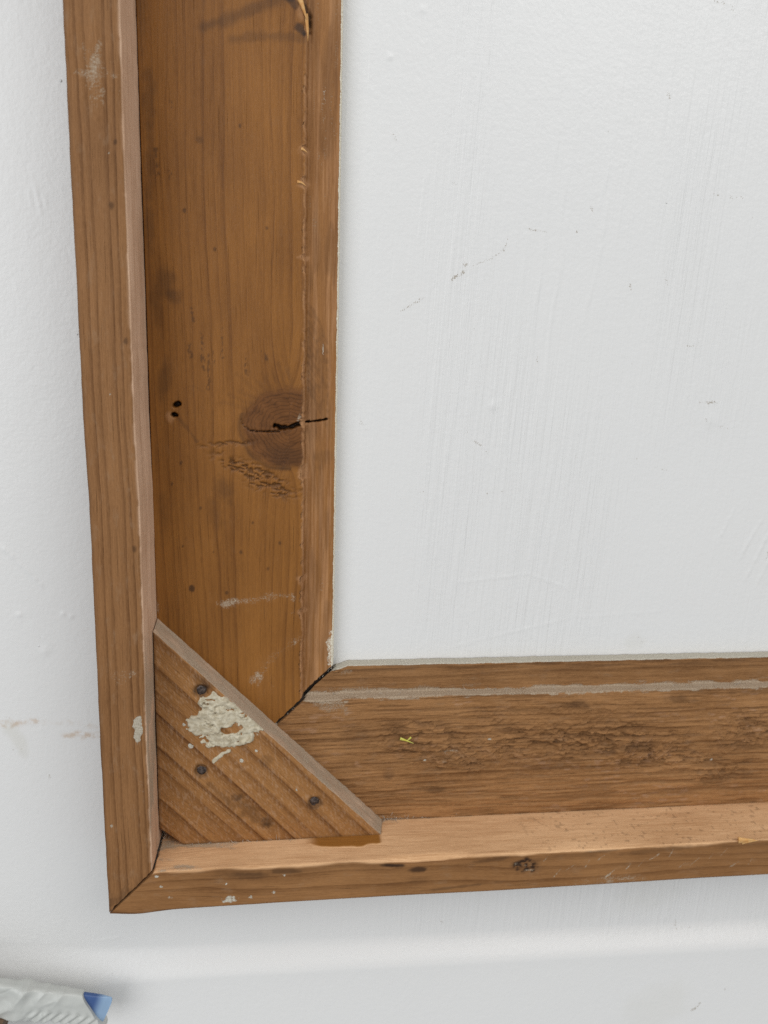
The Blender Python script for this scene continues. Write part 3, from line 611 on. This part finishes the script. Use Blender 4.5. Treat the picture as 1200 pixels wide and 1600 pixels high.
# ------------------------------------------------------------------ corner block
HB = 17.2
def build_block():
    A0, B0, A1, B1 = np.array([15.0, 93.0]), np.array([92.0, 14.75]), np.array([14.85, 21.6]), np.array([22.8, 14.8])
    nt, nv_ = 160, 330
    t = np.linspace(0, 1, nt); v = np.linspace(0, 1, nv_)
    side_h = np.linspace(7.0, HB-.45, 28)
    rowsT = np.concatenate([np.zeros(28), t, [1.0]])
    rowH = np.concatenate([side_h, np.full(nt, HB), [7.0]])
    off = np.concatenate([np.linspace(1.5, .3, 28), np.zeros(nt), [-.2]])       # outward from the long face
    vv = np.concatenate([[0], v, [1]])
    T, Vv = np.meshgrid(rowsT, vv, indexing='ij')
    Hh = np.broadcast_to(rowH[:, None], T.shape).copy()
    Lp = A0+(A1-A0)*T[..., None]; Rp = B0+(B1-B0)*T[..., None]
    Pp = Lp*(1-Vv[..., None])+Rp*Vv[..., None]
    nrm = np.array([.707, .707]); Pp = Pp+1.414*np.broadcast_to(off[:, None], T.shape)[..., None]*np.stack([Vv, 1-Vv], -1)
    Hh[:, 0] = 7.0; Hh[:, -1] = 7.0
    x, z = Pp[..., 0], Pp[..., 1]
    top = (np.broadcast_to(np.arange(len(rowsT))[:, None], T.shape) >= 28)*1.0; top[-1] = 0; top[:, 0] = 0; top[:, -1] = 0
    side = np.zeros_like(top); side[:28] = 1
    q = (x-15)*.713+(z-14.8)*.701                        # distance from the inner corner
    al = (x-15)*.701-(z-14.8)*.713
    g = q+.9*(fbm(q/18, al/60, 301, 2)-.5)*2+.02*al
    # relief: hard latewood ridges, saw fuzz
    d = .10*(fbm(q*.8, al/14, 302, 3)-.5)+.10*(fbm(q*1.3+al*.35, al*.32, 303, 3)-.5)
    F = zeros(x)
    step = ((q+1.5*(fbm(q/9, al/50, 305, 2)-.5))/6.8) % 1.0
    d += .16*(step-.5)
    for (cx, cz) in NAILS:
        b = blob(x, z, cx, cz, 2.15, 2.15, 0, .12); d -= .9*b; F['dark'] += .55*blob(x, z, cx, cz, 2.6, 2.6, 0, .3, .3, .6, 3)
    F['dark'] += .5*blob(x, z, 32.5, 76, 3.5, 3.0, 30, .6, .6, .4, 3)*top+.5*blob(x, z, 52, 21.8, 2.2, 1.6, -20, .5, .6, .6, 4)*top+.35*blob(x, z, 46, 26, 7, 2.2, -42, .6, .8, .4, 4)*top
    F['dark'] += .42*blob(x, z, 41.7, 32.3, 2.4, 1.3, 15, .5, .6, .6, 5)*top+.28*blob(x, z, 51.3, 45.4, 2.2, 2.2, 0, .3, .4, .5, 5)*top+.35*line(x, z, [(73, 37), (78, 31.5)], 1.5, .8, .4, 6, .6)*top
    F['dark'] += .30*line(x, z, [(32, 37), (36, 33), (40, 28)], 1.0, .7, .4, 7, .6)*top
    fl = fbm((q*.8+al*.5)*2.6, (al-q*.6)*.62, 307, 3); F['pale'] += .15*sst(.54, .72, fl)*top
    F['dust'] += (.66+.6*(fbm(al/8, Hh/4, 308, 3)-.5))*side+.25*top*sst(-1.4, .1, q-53.6)
    F['pale'] += .8*side
    F['paint'] += .5*sst(.90, .98, vn(al*.8, Hh*1.1, 309))*side
    for (cx, cz, r) in ((24, 60, .5), (43, 46, .6), (48, 49.5, .5), (26, 52, .8), (62, 34, .4)): F['paint'] += .8*blob(x, z, cx, cz, r, r*1.3, 30, .3, .6, 1, int(cx))*top
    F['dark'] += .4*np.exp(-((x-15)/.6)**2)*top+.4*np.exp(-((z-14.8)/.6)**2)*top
    d += side*.25*(fbm(al/2.5, Hh/2.5, 310, 3)-.5)
    Hh = Hh+d*top; Pp = Pp+nrm*(d*side)[..., None]
    # soften the arris of the long face
    wob = .35*(fbm(al/4, 0*al, 311, 3)-.5); Hh[28] -= .22; Hh[29] -= .05; Pp[25:30] = Pp[25:30]+nrm*wob[25:30][..., None]
    P = np.stack([Pp[..., 0], -Hh, Pp[..., 1]], -1)
    for key in ('dark', 'pale', 'dust'): F[key] = np.clip(F[key], 0, 1)
    me = grid_mesh('corner_block', P, flip=False, attrs={'gc': np.stack([g+side*(HB-Hh), al, Hh], -1), 'ma': np.stack([F['dust'], F['pale'], F['dark'], F['paint']], -1), 'mb': np.stack([F['knot'], F['kd'], F['glue'], F['torn']], -1)})
    return obj('corner_block', me, M_BL, frame)
NAILS = [(29.9, 72.0), (29.5, 42.7), (68.4, 28.7)]
block = build_block()
block['label'] = 'triangular corner block nailed over the mitre'

M_NAIL = plain_material('rusty_nail_steel', (0.030, 0.020, 0.016), (0.150, 0.115, 0.100), 1300, 0.42, 0.00025, 0.5, 5, 0.6)
def nail_mesh():
    rings = [(0.0, .35), (.9, .33), (1.5, .22), (1.85, .05), (1.95, -.2), (1.95, -1.6)]
    th = np.linspace(0, 2*np.pi, 25)[:-1]
    P = np.zeros((len(rings), 24, 3))
    for i, (r, h) in enumerate(rings):
        rr = r*(1+.05*np.sin(3*th+1)+.03*np.sin(5*th)); P[i] = np.stack([rr*np.cos(th), -(h+.12*np.cos(th-.6)*r/2+0*th), rr*np.sin(th)], -1)
    return grid_mesh('nail_head', P, closed=True, flip=True)
nm = nail_mesh()
for i, (cx, cz) in enumerate(NAILS):
    o = obj('nail_head', nm, M_NAIL if i == 0 else None, block)
    o.location = (cx*MM, -(HB-1.05)*MM, cz*MM); o.rotation_euler = (0, i*1.9, 0)

# cracked cream filler smeared on the block
def filler(name, cx, cz, x0, x1, z0, z1, maskf, base, parent, mat, amp=1.0, step=.22):
    xs = np.arange(x0, x1, step); zs = np.arange(z0, z1, step); X, Z = np.meshgrid(xs, zs)
    mk = maskf(X, Z)
    mk2 = mk*(.35+.65*sst(.3, .7, fbm(X/5, Z/4, 405, 2)))
    th = mk2*(amp*(.25+1.3*fbm(X/3.2, Z/3.2, 401, 3)+.8*(np.abs(fbm(X/1.6+.4*Z, Z/2.6, 402, 3)-.5)*2)-.55)+.25)
    H = base+np.where(mk > .02, th, -.5)
    P = np.stack([X, -H, Z], -1)
    c = mk > .06
    keep = c[:-1, :-1] | c[1:, :-1] | c[:-1, 1:] | c[1:, 1:]
    return obj(name, grid_mesh(name, P, keep=keep), mat, parent)
M_FI = plain_material('cream_filler', (0.40, 0.34, 0.235), (0.60, 0.545, 0.42), 620, 0.85, 0.0003, 0.2, 5)
def fm(X, Z):
    m = np.maximum(blob(X, Z, 37, 62, 9.2, 8.2, 0, .10, .42, .35, 11), blob(X, Z, 45.5, 62.5, 7.0, 6.2, 20, .12, .5, .4, 12))
    m = np.maximum(m, blob(X, Z, 29.5, 60, 3.8, 3.6, 0, .12, .5, .5, 13)); m = np.maximum(m, blob(X, Z, 40, 53.8, 8, 1.9, 6, .2, .6, .5, 14))
    m = m*(1-blob(X, Z, 39.4, 57.6, 4.0, 1.7, 12, .15, .5, .6, 15))*(1-.9*blob(X, Z, 44.5, 55.2, 2.2, 1.2, 30, .2, .5, .6, 15))
    m = m*(1-.95*sst(.67, .75, fbm(X/2.6, Z/1.3, 16, 4)))
    return m*sst(.15, -.9, (X-15)*.713+(Z-14.8)*.701-55.0)
filler('filler_patch', 37, 62, 20, 58, 46, 76, fm, HB+.05, block, M_FI, 1.15)
filler('filler_flake', 36, 48, 30, 42, 44, 52, lambda X, Z: line(X, Z, [(33.6, 46.2), (36.5, 48.8), (39, 50)], .55, .35, .8, 3, .4), HB+.1, block, M_FI, .4, .12)

# ------------------------------------------------------------------ splinters and fluff on the frame
M_SP = plain_material('fresh_splinter', (0.58, 0.28, 0.08), (0.66, 0.40, 0.16), 900, 0.6)
def sliver(name, pts, r0, parent, mat):
    pts = np.array(pts, float); n = len(pts); th = np.linspace(0, 2*np.pi, 7)[:-1]
    P = np.zeros((n, 6, 3))
    tg = np.gradient(pts, axis=0)
    for i in range(n):
        t = tg[i]/np.linalg.norm(tg[i]); a = np.cross(t, (0.13, 1, .2)); a /= np.linalg.norm(a); b = np.cross(t, a)
        r = r0*(1-.85*(i/(n-1)))
        P[i] = pts[i]+r*(np.cos(th)[:, None]*a*1.5+np.sin(th)[:, None]*b*.7)
    return obj(name, grid_mesh(name, P, closed=True, caps=True, flip=True), mat, parent)
sliver('splinter', [(61.6, -8.3, 289), (61.9, -9.2, 286.5), (62.9, -9.3, 284), (63.9, -8.6, 281.5)], .8, upright, M_SP)
sliver('splinter', [(63.6, -8.2, 283), (64.2, -7.9, 279), (64.3, -7.4, 276)], .5, upright, M_SP)
sliver('splinter', [(62.6, -8.3, 245.6), (63.4, -8.8, 245.2), (64.4, -8.4, 244.6)], .35, upright, M_SP)
sliver('splinter', [(61.4, -8.3, 236), (62.6, -8.7, 235.8), (64, -8.5, 235)], .35, upright, M_SP)
sliver('splinter', [(221.5, -31, 15.0), (224, -31.6, 15.3), (227.5, -31.4, 15.2)], 1.1, crossbar, M_SP)
sliver('splinter', [(223.0, -31, 14.2), (225, -31.5, 14.6), (229, -31.3, 14.7)], .8, crossbar, M_SP)
M_YE = plain_material('yellow_fleck', (0.55, 0.50, 0.06), (0.62, 0.60, 0.16), 900, 0.5)
sliver('yellow_fleck', [(99.5, -8.5, 47.6), (101.5, -8.8, 47.0), (104.5, -8.6, 45.6)], .45, crossbar, M_YE)
sliver('yellow_fleck', [(103.5, -8.5, 48.0), (102.5, -8.8, 47.2), (101.5, -8.6, 46.6)], .3, crossbar, M_YE)

M_FL = plain_material('grey_dust_fluff', (0.36, 0.31, 0.25), (0.50, 0.44, 0.37), 700, 0.95)
def fluff():
    rng = np.random.RandomState(3)
    allP = []
    def strand(p, L, n=7):
        d = rng.normal(size=3); d /= np.linalg.norm(d); pts = [np.array(p, float)]
        for i in range(n-1):
            d = d+rng.normal(size=3)*.45; d /= np.linalg.norm(d); pts.append(pts[-1]+d*L/n)
        return np.array(pts)
    for i in range(70): allP.append(strand((rng.uniform(15.4, 23), -rng.uniform(8.4, 15), rng.uniform(15.2, 20)), rng.uniform(2, 6)))
    for i in range(40): allP.append(strand((rng.uniform(23, 60), -rng.uniform(16.8, 18.0), rng.uniform(14.6, 15.2)), rng.uniform(1, 3)))
    for i in range(60): allP.append(strand((94+rng.exponential(5), -rng.uniform(8.3, 8.9), 14.9+rng.exponential(.5)), rng.uniform(.6, 1.8)))
    for i in range(50): allP.append(strand((rng.uniform(66, 250), -rng.uniform(5.2, 7.5), rng.uniform(64.6, 65.6)), rng.uniform(1, 2.5)))
    for i in range(26): 
        q = rng.uniform(15, 75); hh = H2 if q < U1 else (H1 if q < U2 else H0)
        if q < U1 or q > 54: allP.append(strand((q, -hh+.3, q), rng.uniform(.8, 2.2)))
    V, Fc = [], []
    th = np.linspace(0, 2*np.pi, 4)[:-1]
    for pts in allP:
        b = len(V)
        tg = np.gradient(pts, axis=0); r = rng.uniform(.04, .085)
        for p, t in zip(pts, tg):
            a = np.cross(t, (.3, .5, .81)); a /= np.linalg.norm(a)+1e-9; c = np.cross(t, a); c /= np.linalg.norm(c)+1e-9
            for k in th:
                q = p+r*(math.cos(k)*a+math.sin(k)*c); V.append(q*MM)
        for i in range(len(pts)-1):
            for k in range(3): Fc.append((b+i*3+k, b+i*3+(k+1) % 3, b+i*3+3+(k+1) % 3, b+i*3+3+k))
    me = bpy.data.meshes.new('dust_fluff'); me.from_pydata([tuple(v) for v in V], [], Fc); me.update(); return me
fo = obj('dust_fluff', fluff(), M_FL, frame); fo['kind'] = 'stuff'

# ------------------------------------------------------------------ crumpled packet at the foot of the wall
packet = bpy.data.objects.new('crumpled_packet', None); col.objects.link(packet)
tag(packet, 'crumpled white wrapped packet with a blue end at the foot of the wall', 'packet')
ang = math.radians(-13.7)
packet.location = (-3.4*MM, -17*MM, -45.2*MM); packet.rotation_euler = (0, -ang, 0)
def tube(name, a0, a1, na, nb, hb, hd, bfun, dfun, mat, taper=0.0):
    """flattened bar along -x; b runs down from the top edge; closed in b"""
    a = np.linspace(a0, a1, na)[:, None]; th = np.linspace(0, 2*np.pi, nb, endpoint=False)[None]
    e = .55
    cb = np.sign(np.cos(th))*np.abs(np.cos(th))**e; cd = np.sign(np.sin(th))*np.abs(np.sin(th))**e
    a = np.broadcast_to(a, (na, nb)); cb = np.broadcast_to(cb, a.shape); cd = np.broadcast_to(cd, a.shape)
    b = -hb+hb*cb; A = bfun(a, b, cd)
    dep = hd*cd
    D = dfun(A, b, cd)
    P = np.stack([-A, -(dep+D*np.sign(cd)*np.minimum(1, np.abs(cd)*1.5)), b+.25*D*cb], -1)
    return obj(name, grid_mesh(name, P, closed=True, caps=True, flip=False), mat, packet)
nW = NT('white_wrapper'); tcw = nW.t.nodes.new('ShaderNodeTexCoord')
fw = nW.noise(tcw.outputs['Object'], 4, .6, 160); nW.bump(nW.noise(tcw.outputs['Object'], 4, .6, 500), .0002, .6)
M_WR = nW.done(nW.mix(fw, (0.44, 0.455, 0.43), (0.57, 0.575, 0.545)), .38, .5)
nB = NT('blue_wrapper'); tcb = nB.t.nodes.new('ShaderNodeTexCoord'); bx_, by_, bz_ = nB.sep(tcb.outputs['Object'])
fb_ = nB.ss(nB.math('ADD', bx_, nB.math('MULTIPLY', bz_, -.12)), -.0062, -.0022)  # lit facet at the tip put into the colour as lighter blue
M_BU = nB.done(nB.mix(fb_, (0.045, 0.095, 0.25), (0.27, 0.40, 0.57)), .35, .5)
def wD(A, b, cd):
    r = 1.0*(fbm(A/9, b/7+3, 501, 3)-.5)*2
    r = .5*r-2.2*np.abs(fbm((A+b*.9)/11, (b-A*.3)/17, 502, 2)-.5)*2*sst(12, 22, A)+.6*sst(12, 22, A)
    ribs = np.sin((A*1.0+(b+7)*.75)*2*np.pi/3.3)*.5*sst(-6, -8.5, b)*sst(30, 24, A)
    for (pa, pb, nx, nz, am, wq) in ((20, -6, .9, .44, .9, 1.6), (27, -4, .75, -.66, -.8, 1.4), (33, -8, .96, .2, 1.1, 1.8), (38, -3, .6, .8, -.9, 1.5), (24, -9, .3, .95, .7, 1.2), (44, -7, .8, -.5, 1.0, 1.7)):
        dd = np.abs((A-pa)*nx+(b-pb)*nz); r = r+.5*am*np.exp(-dd/wq)*sst(12, 19, A)
    r = np.maximum(r, -.8)
    return r+ribs+.8*np.exp(-((A-30+.1*b)/2.2)**2)
tube('wrapper', 0.0, 78, 240, 150, 6.5, 2.6, lambda a, b, cd: a*(1-.0)+(10.8*np.clip(1+b/12.0, 0, 1)**.85)*np.clip(1-a/40, 0, 1), wD, M_WR)
tube('blue_end', 0.0, 16, 60, 60, 6.1, 1.3, lambda a, b, cd: a+.16*(-b-1.5)*np.clip(1-a/20, 0, 1)+.9*np.clip(1-a/20, 0, 1)*((np.abs(b+6.1)/6.1)**6), lambda A, b, cd: .25*(fbm(A/5, b/5, 503, 2)-.5)-.7*sst(4.5, 0, A), M_BU).location = (0, 0, -.45*MM)

# brown strip of wood below the packet, only its edge in view
M_LE = wood_material('strip_wood', (0.20, 0.13, 0.085), (0.11, 0.065, 0.04), 3.0, seed=33.0, rough=0.65)
def strip_mesh():
    prof = [(0, 0), (0, 11.4), (.6, 12), (15.4, 12), (16, 11.4), (16, 0)]
    xs = np.linspace(0, 90, 60)
    P = np.zeros((60, 6, 3)); 
    for j, (y, z) in enumerate(prof): P[:, j] = np.stack([-xs, np.full(60, y), z+.15*np.sin(xs*.7+j)], -1)
    at = np.zeros((60, 6, 4)); gc = np.stack([P[..., 1]+P[..., 2], P[..., 0], P[..., 2]], -1)
    return grid_mesh('wooden_strip', P, closed=True, caps=True, attrs={'gc': gc, 'ma': at, 'mb': at})
strip = obj('wooden_strip', strip_mesh(), M_LE)
tag(strip, 'brown strip of wood barely showing under the crumpled packet', 'wood strip')
strip.rotation_euler = (0, -ang, 0)
ca, sa = math.cos(ang), math.sin(ang)
lx, lz = -35.0, -13.1-12.15
strip.location = ((-3.4+lx*ca-lz*sa)*MM, -26*MM, (-45.2+lx*sa+lz*ca)*MM)
